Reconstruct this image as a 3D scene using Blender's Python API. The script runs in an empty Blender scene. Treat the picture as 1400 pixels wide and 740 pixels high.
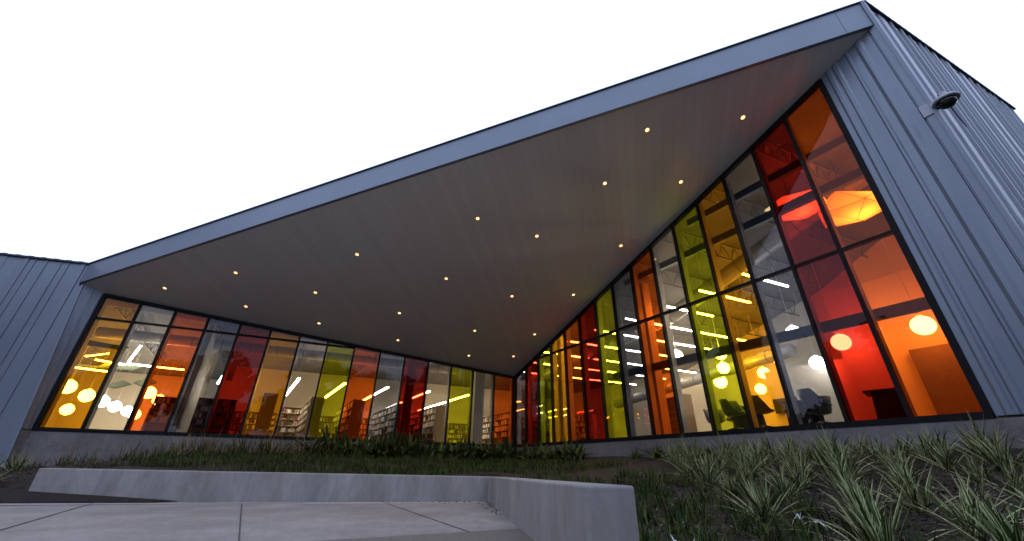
import bpy, bmesh, math, random
from mathutils import Vector, Matrix
random.seed(11)
sc = bpy.context.scene
COL = sc.collection
V3 = Vector

# ------------------------------------------------------------------ camera
CAM_Z = 0.75
PITCH, ROLL = 0.4692, 0.0145
cd = bpy.data.cameras.new('camera')
cam = bpy.data.objects.new('camera', cd); COL.objects.link(cam)
cd.sensor_width = 36.0; cd.lens = 13.71; cd.clip_end = 2000; cd.clip_start = 0.05
F_ = V3((0, math.cos(PITCH), math.sin(PITCH))); R0 = V3((1, 0, 0)); U0 = R0.cross(F_)
R_ = R0*math.cos(ROLL) + U0*math.sin(ROLL); U_ = U0*math.cos(ROLL) - R0*math.sin(ROLL)
m = Matrix((R_, U_, -F_)).transposed().to_4x4(); m.translation = V3((0, 0, CAM_Z))
cam.matrix_world = m
sc.camera = cam

# ------------------------------------------------------------------ sky, sun, exposure
SKY_RGB = (1.03, 1.16, 1.62)       # bright, evenly overcast dusk sky (reads as white)
w = bpy.data.worlds.new('World'); sc.world = w; w.use_nodes = True
nt = w.node_tree; nt.nodes.clear()
out = nt.nodes.new('ShaderNodeOutputWorld')
sky = nt.nodes.new('ShaderNodeTexSky'); sky.sky_type = 'NISHITA'; sky.sun_disc = False
sky.sun_elevation = math.radians(3); sky.sun_rotation = math.radians(20)
b1 = nt.nodes.new('ShaderNodeBackground'); b1.inputs[1].default_value = 0.05
b2 = nt.nodes.new('ShaderNodeBackground'); b2.inputs[0].default_value = (*SKY_RGB, 1); b2.inputs[1].default_value = 1.0
ad = nt.nodes.new('ShaderNodeAddShader')
nt.links.new(sky.outputs[0], b1.inputs[0]); nt.links.new(b1.outputs[0], ad.inputs[0])
nt.links.new(b2.outputs[0], ad.inputs[1]); nt.links.new(ad.outputs[0], out.inputs[0])
sd = bpy.data.lights.new('sun', 'SUN'); sd.energy = 0.5; sd.angle = math.radians(12); sd.color = (1, .9, .78)
so = bpy.data.objects.new('sun', sd); COL.objects.link(so)
el, az = math.radians(3), math.radians(20)   # low behind the building
sdir = V3((math.sin(az)*math.cos(el), math.cos(az)*math.cos(el), math.sin(el)))
so.rotation_euler = (-sdir).to_track_quat('-Z', 'Y').to_euler()
vs = sc.view_settings
vs.view_transform = 'Standard'; vs.look = 'None'; vs.gamma = 1; vs.use_curve_mapping = False
vs.exposure = 0.0
cy = sc.cycles
cy.use_denoising = True; cy.max_bounces = 10; cy.transparent_max_bounces = 16
cy.diffuse_bounces = 4; cy.glossy_bounces = 4; cy.transmission_bounces = 6
cy.sample_clamp_indirect = 6.0; cy.caustics_reflective = False; cy.caustics_refractive = False

# ------------------------------------------------------------------ helpers
class MB:
    """collects faces, then links them as one mesh object"""
    def __init__(s): s.v = []; s.f = []; s.m = []
    def quad(s, a, b, c, d, mi=0):
        n = len(s.v); s.v += [tuple(a), tuple(b), tuple(c), tuple(d)]; s.f.append((n, n+1, n+2, n+3)); s.m.append(mi)
    def tri(s, a, b, c, mi=0):
        n = len(s.v); s.v += [tuple(a), tuple(b), tuple(c)]; s.f.append((n, n+1, n+2)); s.m.append(mi)
    def poly(s, pts, mi=0):
        n = len(s.v); s.v += [tuple(p) for p in pts]; s.f.append(tuple(range(n, n+len(pts)))); s.m.append(mi)
    def prism(s, pts, off, mi=0):
        off = V3(off); k = len(pts); n = len(s.v)
        s.v += [tuple(p) for p in pts] + [tuple(V3(p)+off) for p in pts]
        s.f.append(tuple(range(n, n+k))[::-1]); s.m.append(mi)
        s.f.append(tuple(range(n+k, n+2*k))); s.m.append(mi)
        for i in range(k):
            j = (i+1) % k; s.f.append((n+i, n+j, n+k+j, n+k+i)); s.m.append(mi)
    def bar(s, a, b, w_, d_, side, mi=0):
        """box from a to b; w_ along side, d_ along the third axis (centred)"""
        a, b, side = V3(a), V3(b), V3(side).normalized(); ax = (b-a).normalized(); third = ax.cross(side).normalized()
        p = [a - side*w_/2 - third*d_/2, a + side*w_/2 - third*d_/2, a + side*w_/2 + third*d_/2, a - side*w_/2 + third*d_/2]
        s.prism(p, b-a, mi)
    def box(s, c, sx, sy, sz, rz=0, mi=0):
        c = V3(c); q = Matrix.Rotation(rz, 3, 'Z')
        p = [c + q @ V3((x*sx/2, y*sy/2, -sz/2)) for x, y in ((-1, -1), (1, -1), (1, 1), (-1, 1))]
        s.prism(p, (0, 0, sz), mi)
    def tube(s, a, b, r, n=10, r2=None, mi=0, cap=True):
        a, b = V3(a), V3(b); r2 = r if r2 is None else r2
        ax = (b-a).normalized(); t = V3((0, 0, 1)) if abs(ax.z) < .9 else V3((1, 0, 0))
        x = ax.cross(t).normalized(); y = ax.cross(x)
        k = len(s.v)
        for P, rr in ((a, r), (b, r2)):
            for i in range(n):
                an = 2*math.pi*i/n; s.v.append(tuple(P + x*rr*math.cos(an) + y*rr*math.sin(an)))
        for i in range(n):
            j = (i+1) % n; s.f.append((k+i, k+j, k+n+j, k+n+i)); s.m.append(mi)
        if cap:
            s.f.append(tuple(range(k, k+n))[::-1]); s.m.append(mi); s.f.append(tuple(range(k+n, k+2*n))); s.m.append(mi)
    def lathe(s, prof, c=(0, 0, 0), n=20, mi=0):
        c = V3(c); k = len(s.v)
        for r, z in prof:
            for i in range(n):
                an = 2*math.pi*i/n; s.v.append((c.x+r*math.cos(an), c.y+r*math.sin(an), c.z+z))
        for a in range(len(prof)-1):
            for i in range(n):
                j = (i+1) % n; s.f.append((k+a*n+i, k+a*n+j, k+(a+1)*n+j, k+(a+1)*n+i)); s.m.append(mi)
    def build(s, name, mats, parent=None, smooth=False, bevel=0, kind=None, merge=True):
        me = bpy.data.meshes.new(name); me.from_pydata(s.v, [], s.f)
        if not isinstance(mats, (list, tuple)): mats = [mats]
        for q in mats: me.materials.append(q)
        me.polygons.foreach_set('material_index', s.m)
        if merge:
            bm = bmesh.new(); bm.from_mesh(me); bmesh.ops.remove_doubles(bm, verts=bm.verts, dist=1e-5)
            bmesh.ops.recalc_face_normals(bm, faces=bm.faces); bm.to_mesh(me); bm.free()
        if smooth: me.polygons.foreach_set('use_smooth', [True]*len(me.polygons))
        o = bpy.data.objects.new(name, me); COL.objects.link(o)
        if parent: o.parent = parent
        if bevel:
            b = o.modifiers.new('bevel', 'BEVEL'); b.width = bevel; b.segments = 2; b.limit_method = 'ANGLE'; b.angle_limit = math.radians(40)
        if kind: o['kind'] = kind
        return o

def empty(name, loc=(0, 0, 0), rz=0):
    o = bpy.data.objects.new(name, None); COL.objects.link(o); o.location = loc; o.rotation_euler = (0, 0, rz); return o
def tag(o, label, cat, group=None):
    o['label'] = label; o['category'] = cat
    if group: o['group'] = group
    return o
def copy_tree(o, parent=None):
    c = o.copy(); COL.objects.link(c); c.parent = parent
    for ch in list(o.children): copy_tree(ch, c)
    return c
ORD = ['first', 'second', 'third', 'fourth', 'fifth', 'sixth', 'seventh', 'eighth', 'ninth', 'tenth', 'eleventh', 'twelfth',
       'thirteenth', 'fourteenth', 'fifteenth', 'sixteenth', 'seventeenth', 'eighteenth', 'nineteenth', 'twentieth']
def orth(i):
    if i < 20: return ORD[i]
    return 'twenty-' + ORD[i-20] if i < 29 else 'thirtieth' if i == 29 else 'thirty-' + ORD[i-30]

# ------------------------------------------------------------------ materials
def new_mat(name):
    mt = bpy.data.materials.new(name); mt.use_nodes = True
    n = mt.node_tree; return mt, n, n.nodes['Principled BSDF']
def surf(name, c1, c2=None, scale=4, rough=.6, metal=0, bump=0, bscale=40, spec=.5, stretch=(1, 1, 1), detail=5, stain=0):
    mt, n, p = new_mat(name)
    c2 = c2 or tuple(x*.8 for x in c1)
    tc = n.nodes.new('ShaderNodeTexCoord'); mp = n.nodes.new('ShaderNodeMapping'); mp.inputs['Scale'].default_value = stretch
    n.links.new(tc.outputs['Object'], mp.inputs[0])
    nz = n.nodes.new('ShaderNodeTexNoise'); nz.inputs['Scale'].default_value = scale; nz.inputs['Detail'].default_value = detail
    n.links.new(mp.outputs[0], nz.inputs[0])
    cr = n.nodes.new('ShaderNodeValToRGB'); cr.color_ramp.elements[0].position = .3; cr.color_ramp.elements[1].position = .7
    cr.color_ramp.elements[0].color = (*c2, 1); cr.color_ramp.elements[1].color = (*c1, 1)
    n.links.new(nz.outputs[0], cr.inputs[0])
    col = cr.outputs[0]
    if stain:
        for sc2, lo, a_, b_ in ((.55, 1-stain, .35, .6), (9, 1-stain*.5, .42, .55), (60, 1-stain*.6, .30, .40)):
            n3 = n.nodes.new('ShaderNodeTexNoise'); n3.inputs['Scale'].default_value = sc2; n3.inputs['Detail'].default_value = 10; n3.inputs['Roughness'].default_value = .7
            n.links.new(mp.outputs[0], n3.inputs[0]); c3 = n.nodes.new('ShaderNodeValToRGB'); c3.color_ramp.elements[0].position = a_; c3.color_ramp.elements[1].position = b_
            c3.color_ramp.elements[0].color = (lo, lo*.98, lo*.95, 1); c3.color_ramp.elements[1].color = (1, 1, 1, 1); n.links.new(n3.outputs[0], c3.inputs[0])
            mm = n.nodes.new('ShaderNodeMixRGB'); mm.blend_type = 'MULTIPLY'; mm.inputs[0].default_value = 1
            n.links.new(col, mm.inputs[1]); n.links.new(c3.outputs[0], mm.inputs[2]); col = mm.outputs[0]
    n.links.new(col, p.inputs['Base Color'])
    p.inputs['Roughness'].default_value = rough; p.inputs['Metallic'].default_value = metal
    p.inputs['Specular IOR Level'].default_value = spec
    if bump:
        b = n.nodes.new('ShaderNodeBump'); b.inputs['Strength'].default_value = bump; b.inputs['Distance'].default_value = .02
        n2 = n.nodes.new('ShaderNodeTexNoise'); n2.inputs['Scale'].default_value = bscale; n2.inputs['Detail'].default_value = 6
        n.links.new(mp.outputs[0], n2.inputs[0]); n.links.new(n2.outputs[0], b.inputs['Height']); n.links.new(b.outputs[0], p.inputs['Normal'])
    return mt
def emit(name, c, s):
    mt = bpy.data.materials.new(name); mt.use_nodes = True; n = mt.node_tree; n.nodes.clear()
    o = n.nodes.new('ShaderNodeOutputMaterial'); e = n.nodes.new('ShaderNodeEmission')
    e.inputs[0].default_value = (*c, 1); e.inputs[1].default_value = s; n.links.new(e.outputs[0], o.inputs[0]); return mt
def glass(name, c, refl=.33):
    """thin tinted pane: coloured see-through plus a mirror that grows at grazing angles (two faces per pane)"""
    mt = bpy.data.materials.new(name); mt.use_nodes = True; n = mt.node_tree; n.nodes.clear()
    o = n.nodes.new('ShaderNodeOutputMaterial'); t = n.nodes.new('ShaderNodeBsdfTransparent'); g = n.nodes.new('ShaderNodeBsdfGlossy')
    t.inputs[0].default_value = (*[math.sqrt(x) for x in c], 1); g.inputs[1].default_value = 0.0
    g.inputs[0].default_value = (.95, .97, 1, 1)
    bp = n.nodes.new('ShaderNodeBump'); bp.inputs['Strength'].default_value = .05; bp.inputs['Distance'].default_value = .05; nz = n.nodes.new('ShaderNodeTexNoise'); nz.inputs['Scale'].default_value = 1.1; nz.inputs['Detail'].default_value = 1
    tc = n.nodes.new('ShaderNodeTexCoord'); n.links.new(tc.outputs['Object'], nz.inputs[0]); n.links.new(nz.outputs[0], bp.inputs['Height']); n.links.new(bp.outputs[0], g.inputs['Normal'])
    fr = n.nodes.new('ShaderNodeFresnel'); fr.inputs[0].default_value = 1.45
    mu = n.nodes.new('ShaderNodeMath'); mu.operation = 'MULTIPLY'; mu.inputs[1].default_value = refl
    mx = n.nodes.new('ShaderNodeMixShader')
    n.links.new(fr.outputs[0], mu.inputs[0]); n.links.new(mu.outputs[0], mx.inputs[0])
    n.links.new(t.outputs[0], mx.inputs[1]); n.links.new(g.outputs[0], mx.inputs[2]); n.links.new(mx.outputs[0], o.inputs[0])
    return mt

M = {}
M['metal'] = surf('blue grey ribbed metal', (.182, .218, .272), (.145, .175, .222), scale=1.1, rough=.36, metal=.3, stretch=(1, 1, .3), bump=.12, bscale=1.6)
M['fascia'] = surf('fascia metal', (.195, .235, .298), (.176, .213, .27), scale=.8, rough=.45, metal=.2)
M['edge'] = surf('dark drip edge', (.035, .04, .055), rough=.5)
M['frame'] = surf('black frame', (.006, .006, .007), rough=.6, spec=.15)
M['mullion'] = surf('grey inner mullion', (.42, .41, .40), (.36, .35, .34), rough=.5)
M['girt'] = surf('dark steel girt', (.05, .055, .065), rough=.5)
M['concrete'] = surf('cast concrete', (.36, .355, .345), (.25, .247, .243), scale=1.7, rough=.85, bump=.25, bscale=30, stretch=(1, 1, .3), detail=8, stain=.26)
M['base'] = surf('foundation concrete', (.22, .217, .22), (.155, .153, .158), scale=1.6, rough=.85, bump=.2, bscale=25, detail=8, stain=.3)
M['mulch'] = surf('bark mulch', (.026, .017, .012), (.006, .0042, .003), scale=26, rough=.95, bump=1.0, bscale=55, detail=9)
M['interior'] = surf('warm white paint', (.64, .56, .44), (.57, .49, .38), scale=.6, rough=.8)
M['ceil'] = surf('grey ceiling deck', (.22, .205, .19), (.16, .15, .14), scale=1.5, rough=.8)
M['floor'] = surf('interior floor', (.25, .22, .19), rough=.5)
M['joist'] = surf('grey painted steel', (.20, .19, .19), rough=.6)
M['duct'] = surf('spiral duct metal', (.42, .41, .40), (.34, .33, .32), scale=3, rough=.4, metal=.3)
M['wood'] = surf('maple bookcase', (.42, .30, .19), (.36, .25, .15), scale=3, rough=.5, stretch=(6, 6, .6))
M['dark'] = surf('dark furniture', (.03, .028, .028), rough=.5)
M['shell'] = surf('grey chair shell', (.11, .11, .115), rough=.45)
M['white'] = surf('white metal', (.7, .7, .7), rough=.4)
M['camwhite'] = surf('camera housing', (.36, .39, .44), rough=.4)
M['baffle'] = surf('grey green felt', (.16, .22, .17), (.12, .17, .13), scale=8, rough=.95)
M['red'] = surf('red felt', (.35, .03, .02), rough=.9)
BOOKS = [surf('book '+n_, c, rough=.6) for n_, c in (('cream', (.62, .58, .5)), ('red', (.32, .06, .05)), ('blue', (.08, .12, .22)), ('brown', (.16, .09, .06)), ('white', (.75, .74, .7)), ('green', (.09, .16, .1)))]
M['globe'] = emit('lit opal globe', (1, .90, .74), 34.0)
M['tube'] = emit('lit line lamp', (1, .85, .62), 50.0)
mt, n_, p_ = new_mat('translucent paper'); n_.nodes.remove(p_)
tr_ = n_.nodes.new('ShaderNodeBsdfTranslucent'); tr_.inputs[0].default_value = (.85, .72, .5, 1); df_ = n_.nodes.new('ShaderNodeBsdfDiffuse'); df_.inputs[0].default_value = (.6, .52, .4, 1)
mx_ = n_.nodes.new('ShaderNodeMixShader'); mx_.inputs[0].default_value = .35; n_.links.new(tr_.outputs[0], mx_.inputs[1]); n_.links.new(df_.outputs[0], mx_.inputs[2]); n_.links.new(mx_.outputs[0], n_.nodes['Material Output'].inputs[0])
M['shade'] = mt
M['spot'] = emit('lit downlight', (1, .62, .24), 3.2); M['halo'] = emit('downlight halo glow', (1, .50, .20), 2.2)  # second material: warm halo round the downlight, put in as emission

# ------------------------------------------------------------------ frames of reference of the building
YAW, ANG = 0.4136, 0.1368
u = V3((math.cos(YAW), math.sin(YAW), 0)); a2 = YAW + math.pi/2 + ANG
v = V3((math.cos(a2), math.sin(a2), 0)); Z = V3((0, 0, 1))
nL = u.cross(Z)            # out of the left window wall
nR = v.cross(Z)            # into the right-hand room
SILL = 1.807
O = V3((.237, 22.069, SILL))
WL, WR, NP = 1.22, 1.1217, 15
def L(s, d, z): return O - u*s - nL*d + Z*z       # s along the left glass from the corner, d inwards, z above the sill
def R(s, d, z): return O - v*s + nR*d + Z*z       # the same for the right glass
def S(a, t, z): return O - u*a - v*t + Z*z        # skew plan of the whole building
def headL(s): return 3.50 + .0855*s
def headR(s): return 3.50 + .3465*s
def soff(a, t): return 3.53 + .0855*a + .3465*t
TRL, TRR = 4.04, 4.058
EL, ER = NP*WL, NP*WR                             # glass ends
aQ, tQ = 19.12, .30
aP, tP = -.02, 18.37
Qp, Pp = S(aQ, tQ, 0), S(aP, tP, 0)
dQP = (Pp - Qp).normalized(); nF = dQP.cross(Z)   # out of the fascia

# ------------------------------------------------------------------ ground
EDGE_A, EDGE_B = V3((-.52, 11.26, 0)), V3((-9.6, 9.06, 0))     # back edge of the pavement (front of the left wing wall)
WING_DIR = V3((.1395, -.990, 0)).normalized()
WING_END = EDGE_A + WING_DIR*7.92
def sm(a, b, x):
    t = max(0, min(1, (x-a)/(b-a))); return t*t*(3-2*t)
def terrain(x, y):
    p = V3((x, y, SILL)) - O
    dL, dR = p.dot(nL), -p.dot(nR)
    d = max(0, min(dL, dR)) if True else 0
    sl = .085 + .075*sm(-2, 3, x)
    z = 1.2 - sl*d - .6*sm(-10, -15.5, x)
    e = (EDGE_B - EDGE_A).normalized(); ne = V3((-e.y, e.x, 0))
    if ne.y > 0: ne = -ne
    de = -(V3((x, y, 0)) - EDGE_A).dot(ne)          # behind the pavement edge: positive
    if x < -9.6: z = min(z, .0 + .27*de)
    wn = V3((-WING_DIR.y, WING_DIR.x, 0))
    if wn.x < 0: wn = -wn
    dw = (V3((x, y, 0)) - EDGE_A).dot(wn)           # right of the wing wall: positive
    al = max(0, min(1, (V3((x, y, 0)) - EDGE_A).dot((EDGE_B-EDGE_A).normalized())/9.35))
    if dw < .2 and de < .25 + .30*al and x > -9.75 or (x <= -9.75 and de < 0): z = -.25
    if dw < .2 and y < 3.3: z = -.25
    z += .03*math.sin(x*2.1+y*.7)*math.sin(y*1.7-x*.4)*(1 if z > 0 else 0)
    return max(z, -.25)
g = MB(); g.quad((-400, -400, -.3), (400, -400, -.3), (400, 400, -.3), (-400, 400, -.3))
go = g.build('ground', surf('dry lawn', (.05, .055, .035), (.03, .035, .02), scale=.5, rough=.95), kind='structure')
g = MB(); st = .2
nx, ny = int(50/st), int(36/st); x0, y0 = -26, -4
hz = [[terrain(x0+i*st, y0+j*st) for i in range(nx+1)] for j in range(ny+1)]
def inside(x, y):
    p = V3((x, y, SILL)) - O; return p.dot(nL) < -.6 or p.dot(nR) > .6 and True
for j in range(ny):
    for i in range(nx):
        x, y = x0+i*st, y0+j*st
        p = V3((x, y, SILL)) - O
        if (p.dot(nL) < -.8 and x < 1) or p.dot(nR) > .8 and p.dot(v) > -18 and p.dot(nL) < 15.5: continue
        g.quad((x, y, hz[j][i]), (x+st, y, hz[j][i+1]), (x+st, y+st, hz[j+1][i+1]), (x, y+st, hz[j+1][i]))
g.build('planting_bed', M['mulch'], kind='structure', smooth=True)

# pavement: broom-finished slabs with joints, a lighter flush band along the wall and a washed-aggregate band
PAVE = surf('broomed concrete paving', (.36, .335, .315), (.265, .247, .235), scale=.9, rough=.85, bump=.12, bscale=120, detail=8, stain=.28)
BAND = surf('flush band', (.40, .37, .345), (.32, .297, .28), scale=1.5, rough=.85, bump=.1, bscale=90)
AGG = surf('washed aggregate', (.24, .205, .17), (.10, .088, .076), scale=70, rough=.9, bump=.6, bscale=120, detail=9)
JOINT = surf('joint', (.085, .08, .075), rough=.9)
g = MB()
ext = (EDGE_B-EDGE_A).normalized()
PB = V3((-ext.y, ext.x, 0)); PB = PB if PB.y > 0 else -PB      # away from the viewer
g.prism([EDGE_A, EDGE_A+ext*7.7+PB*.235, EDGE_A+ext*7.75, EDGE_A+ext*34, EDGE_A+ext*34+V3((0, -40, 0)), V3((4, -30, 0)), V3((1.5, -6, 0)), WING_END+V3((.12, -.2, 0)), WING_END], (0, 0, -.2))
pave = g.build('pavement', PAVE, kind='structure')
def strip(name, a, b, wd, z, mt, parent=None):
    a, b = V3((*a, z)), V3((*b, z)); s_ = V3((-(b-a).y, (b-a).x, 0)).normalized()*wd/2
    q = MB(); q.prism([a-s_, b-s_, b+s_, a+s_], (0, 0, -.003)); o = q.build(name, mt, parent, kind='structure'); return o
fo = V3((ext.y, -ext.x, 0)); fo = fo if fo.y < 0 else -fo
q = MB(); z4 = V3((0, 0, .004))
q.prism([EDGE_A+fo*.03-ext*.0+z4, EDGE_A+ext*34+fo*.03+z4, EDGE_A+ext*34+fo*.62+z4, EDGE_A+fo*.42+z4], (0, 0, -.003))
q.build('pavement_band', BAND, pave, kind='structure')
strip('pavement_joint', (-8.14-22, 7.98-5.3), (-4.5, 10.02), .035, .009, surf('stained joint', (.10, .085, .07), (.07, .06, .05), scale=3, rough=.9), pave)
strip('pavement_joint', (-5.72, 9.75), (-2.0, 3.6), .018, .009, JOINT, pave)
strip('pavement_joint', (-3.2, 1.1), (-8.6, 9.5), .018, .0085, JOINT, pave)
strip('pavement_joint', (-3.1, 10.9), (-.5, 6.05), .015, .0085, JOINT, pave)
q = MB(); q.prism([(-2.6, 4.95, .006), (.30, 6.53, .006), WING_END+V3((-.02, 0, .006)), (.2, -3, .006), (-6, 2.9, .006)], (0, 0, -.003))
q.build('aggregate_band', AGG, pave, kind='structure')

# seat wall: one L-shaped cast concrete wall
g = MB()
wn = V3((-WING_DIR.y, WING_DIR.x, 0)); wn = wn if wn.x > 0 else -wn
bk = -fo
T = .40
c0 = EDGE_A; lE = EDGE_A + ext*9.6 + bk*.30; rE = WING_END
# inner-corner back point
# intersection of (c0+bk*T + ext*k) and (c0+wn*T + WING_DIR*m)
extw = (lE-c0).normalized(); bk = V3((extw.y, -extw.x, 0)); bk = bk if bk.y > 0 else -bk
A_ = c0+bk*T; B_ = c0+wn*T
den = extw.x*(-WING_DIR.y) - extw.y*(-WING_DIR.x)
dx, dy = (B_-A_).x, (B_-A_).y
k = (dx*(-WING_DIR.y) - dy*(-WING_DIR.x))/den
cB = A_ + extw*k
h = {'l': .625, 'c': .548, 'r': .64}
def W3(p, z): return V3((p.x, p.y, z))
foot = [(lE, 'l'), (c0, 'c'), (rE, 'r'), (rE+wn*T, 'r'), (cB, 'c'), (lE+bk*T, 'l')]
n0 = len(g.v)
bot = [W3(p, -.2) for p, _ in foot]; top = [W3(p, h[k_]) for p, k_ in foot]
for i in range(6):
    j = (i+1) % 6; g.quad(bot[i], bot[j], top[j], top[i])
g.quad(top[0], top[1], top[4], top[5]); g.quad(top[1], top[2], top[3], top[4])
wall = g.build('seat_wall', M['concrete'], bevel=.018)
q = MB(); a_, b_, c_, d_ = EDGE_A+ext*7.3, EDGE_A+ext*10.2, lE+extw*.5, c0.lerp(lE, .70)
rr_ = [(W3(a_.lerp(b_, k_/8), .014), W3(d_.lerp(c_, k_/8)+bk*.03, .016+.23*(k_/8)**.9)) for k_ in range(9)]
for (p0, p1), (p2, p3) in zip(rr_[:-1], rr_[1:]):
    q.quad(p0, p2, p2.lerp(p3, .5)+Z*.02, p0.lerp(p1, .5)+Z*.02); q.quad(p0.lerp(p1, .5)+Z*.02, p2.lerp(p3, .5)+Z*.02, p3, p1)
q.build('mulch_strip', M['mulch'], kind='structure', smooth=True)
tag(wall, 'low L-shaped smooth grey concrete wall edging the pavement', 'wall')

# dry leaves blown into the corner of the pavement
q = MB(); rl = random.Random(4); LF_ = surf('dry leaf', (.05, .032, .02), (.03, .02, .012), rough=.8)
for i in range(60):
    a_ = abs(rl.gauss(0, 1.3)); P = EDGE_A + (ext*a_ if rl.random() < .5 else WING_DIR*a_) + fo*abs(rl.gauss(.12, .25)) - wn*abs(rl.gauss(.05, .15)); P.z = .012
    an = rl.uniform(0, 6.28); d_ = V3((math.cos(an), math.sin(an), rl.uniform(0, .5)))*rl.uniform(.02, .05); s_ = V3((-math.sin(an), math.cos(an), .2))*.02
    q.quad(P-d_, P+s_, P+d_, P-s_)
lf = q.build('leaf_litter', LF_, kind='stuff', merge=False); lf['label'] = 'dry leaves in the corner of the pavement by the seat wall'; lf['category'] = 'leaf litter'

# ------------------------------------------------------------------ the building
BLD = empty('library_building', (0, 0, 0))
tag(BLD, 'library of blue grey ribbed metal with walls of coloured glass under a slanted canopy', 'building')

def ribs(length, seed, sc_=1.0):
    """profile of an irregular ribbed cladding: list of (x, out)"""
    rnd = random.Random(seed); x = 0; p = [(0, 0)]
    seq = [(.34, .05, .035), (.22, .03, .03), (.12, .12, .035), (.30, .04, .03), (.44, .20, .022), (.16, .03, .035), (.26, .09, .03)]
    i = seed
    while True:
        flat, wd, h_ = seq[i % len(seq)]; i += rnd.choice((1, 2)); flat *= rnd.uniform(.85, 1.15)*sc_; wd *= sc_; h_ *= sc_
        if x + flat + wd + .05 > length: break
        x += flat; p += [(x, 0), (x+.015, h_), (x+.015+wd, h_), (x+.03+wd, 0)]; x += wd + .03
    p.append((length, 0)); return p
def clad(name, A, dirv, length, nout, zb, zt, seed, mat=None, back=.12, prof=None):
    """ribbed wall from A along dirv; zb, zt functions of distance"""
    q = MB(); p = prof or ribs(length, seed)
    pt = lambda x, o, z: A + dirv*x + nout*o + Z*z
    for (xa, oa), (xb, ob) in zip(p[:-1], p[1:]):
        q.quad(pt(xa, oa, zb(xa)), pt(xb, ob, zb(xb)), pt(xb, ob, zt(xb)), pt(xa, oa, zt(xa)))
    q.quad(pt(0, -back, zb(0)), pt(length, -back, zb(length)), pt(length, -back, zt(length)), pt(0, -back, zt(0)))
    q.quad(pt(0, 0, zt(0)), pt(length, 0, zt(length)), pt(length, -back, zt(length)), pt(0, -back, zt(0)))
    q.quad(pt(0, 0, zb(0)), pt(length, 0, zb(length)), pt(length, -back, zb(length)), pt(0, -back, zb(0)))
    q.quad(pt(0, 0, zb(0)), pt(0, -back, zb(0)), pt(0, -back, zt(0)), pt(0, 0, zt(0)))
    q.quad(pt(length, 0, zb(length)), pt(length, -back, zb(length)), pt(length, -back, zt(length)), pt(length, 0, zt(length)))
    return q.build(name, mat or M['metal'], BLD, merge=False)
topQ = 6.09; topP = 11.93 + CAM_Z - SILL
# left facade, from Q to the left
clad('metal_wall', Qp, -u, 15.0, nL, lambda x: -1.9, lambda x: topQ - .06*x, 2)
# right facade, from P to the right
clad('metal_wall', Pp, u, 10.4, nL, lambda x: -1.3, lambda x: topP - .02 + .072*x, 4, prof=ribs(10.4, 4, 1.7))
# returning face right of the right glass
sR0 = ER + .078
clad('metal_wall', S(0, sR0, 0) - nR*.03, -v, tP - sR0 - .005, -nR, lambda x: -.07, lambda x: soff(0, sR0+x)-.004, 1, prof=[(x_*(tP-sR0-.005)/1.30, o_) for x_, o_ in ((0, 0), (.10, 0), (.14, .03), (.20, .03), (.235, 0), (.27, 0), (.30, .03), (.36, .03), (.40, 0), (.58, .004), (.61, .035), (.64, .035), (.67, 0), (.80, 0), (.86, .04), (.92, .04), (.98, 0), (1.13, .002), (1.145, -.03), (1.16, -.03), (1.17, .02), (1.30, .02))])
# splayed reveal left of the left glass, with its leaning outer edge
Rt, Rb = S(19.0, tQ, 5.20), S(18.39, tQ, -2.2)
def redge(z): return Rt.lerp(Rb, (5.20-z)/7.40)
def gedge(z): return S(EL+.085, -.02, z)
q = MB(); zs = [-.07 + (4.99+.07)*i/6 for i in range(7)]
zs[-1] = 5.06
fr_ = [0, .10, .12, .15, .17, .52, .54, .57, .59, .9, .92, 1]; ho = [0, 0, .02, .02, 0, 0, .02, .02, 0, 0, .025, .025]
nrv = (redge(0)-gedge(0)).cross(Z).normalized(); nrv = nrv if nrv.dot(u) > 0 else -nrv
for z0, z1 in zip(zs[:-1], zs[1:]):
    for i in range(len(fr_)-1):
        P = lambda f_, z, o_: gedge(z).lerp(redge(z), f_) + nrv*o_ + Z*((soff(EL+.085+(19.0-EL-.085)*f_, tQ*f_)-5.065) if z == zs[-1] else 0)
        q.quad(P(fr_[i], z0, ho[i]), P(fr_[i+1], z0, ho[i+1]), P(fr_[i+1], z1, ho[i+1]), P(fr_[i], z1, ho[i]))
q.build('metal_wall', M['metal'], BLD, merge=False)
q = MB(); q.prism([S(aQ+.02, tQ+.02, topQ-1.0), S(aQ+.02, tQ+.02, -1.9), Rb+nL*.025-Z*0+u*0, Rt+nL*.025], nL*.02); q.build('corner_panel', M['metal'], BLD)
# corner trims
q = MB(); q.bar(Pp + Z*-1.3 - nR*.035 + nL*.035, Pp + Z*(topP+.0) - nR*.035 + nL*.035, .16, .07, u); q.build('corner_trim', M['fascia'], BLD)
q = MB(); q.bar(Rb + nL*.03, Rt + nL*.03, .06, .07, u); q.build('corner_trim', M['fascia'], BLD)

# fascia
fq, fp = soff(aQ, tQ) - .015, soff(aP, tP) - .015
q = MB(); A = Qp + nF*.05; B = Pp + nF*.05
q.prism([A+Z*fq, B+Z*fp, B+Z*topP, A+Z*topQ], -nF*.22)
fas = q.build('fascia', M['fascia'], BLD, bevel=.01)
for f_ in (.974,):
    q = MB(); P = A.lerp(B, f_) + nF*.001
    q.bar(P+Z*(fq+(fp-fq)*f_+.004), P+Z*(topQ+(topP-topQ)*f_-.004), .008, .006, dQP); q.build('seam', M['edge'], fas)
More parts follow.
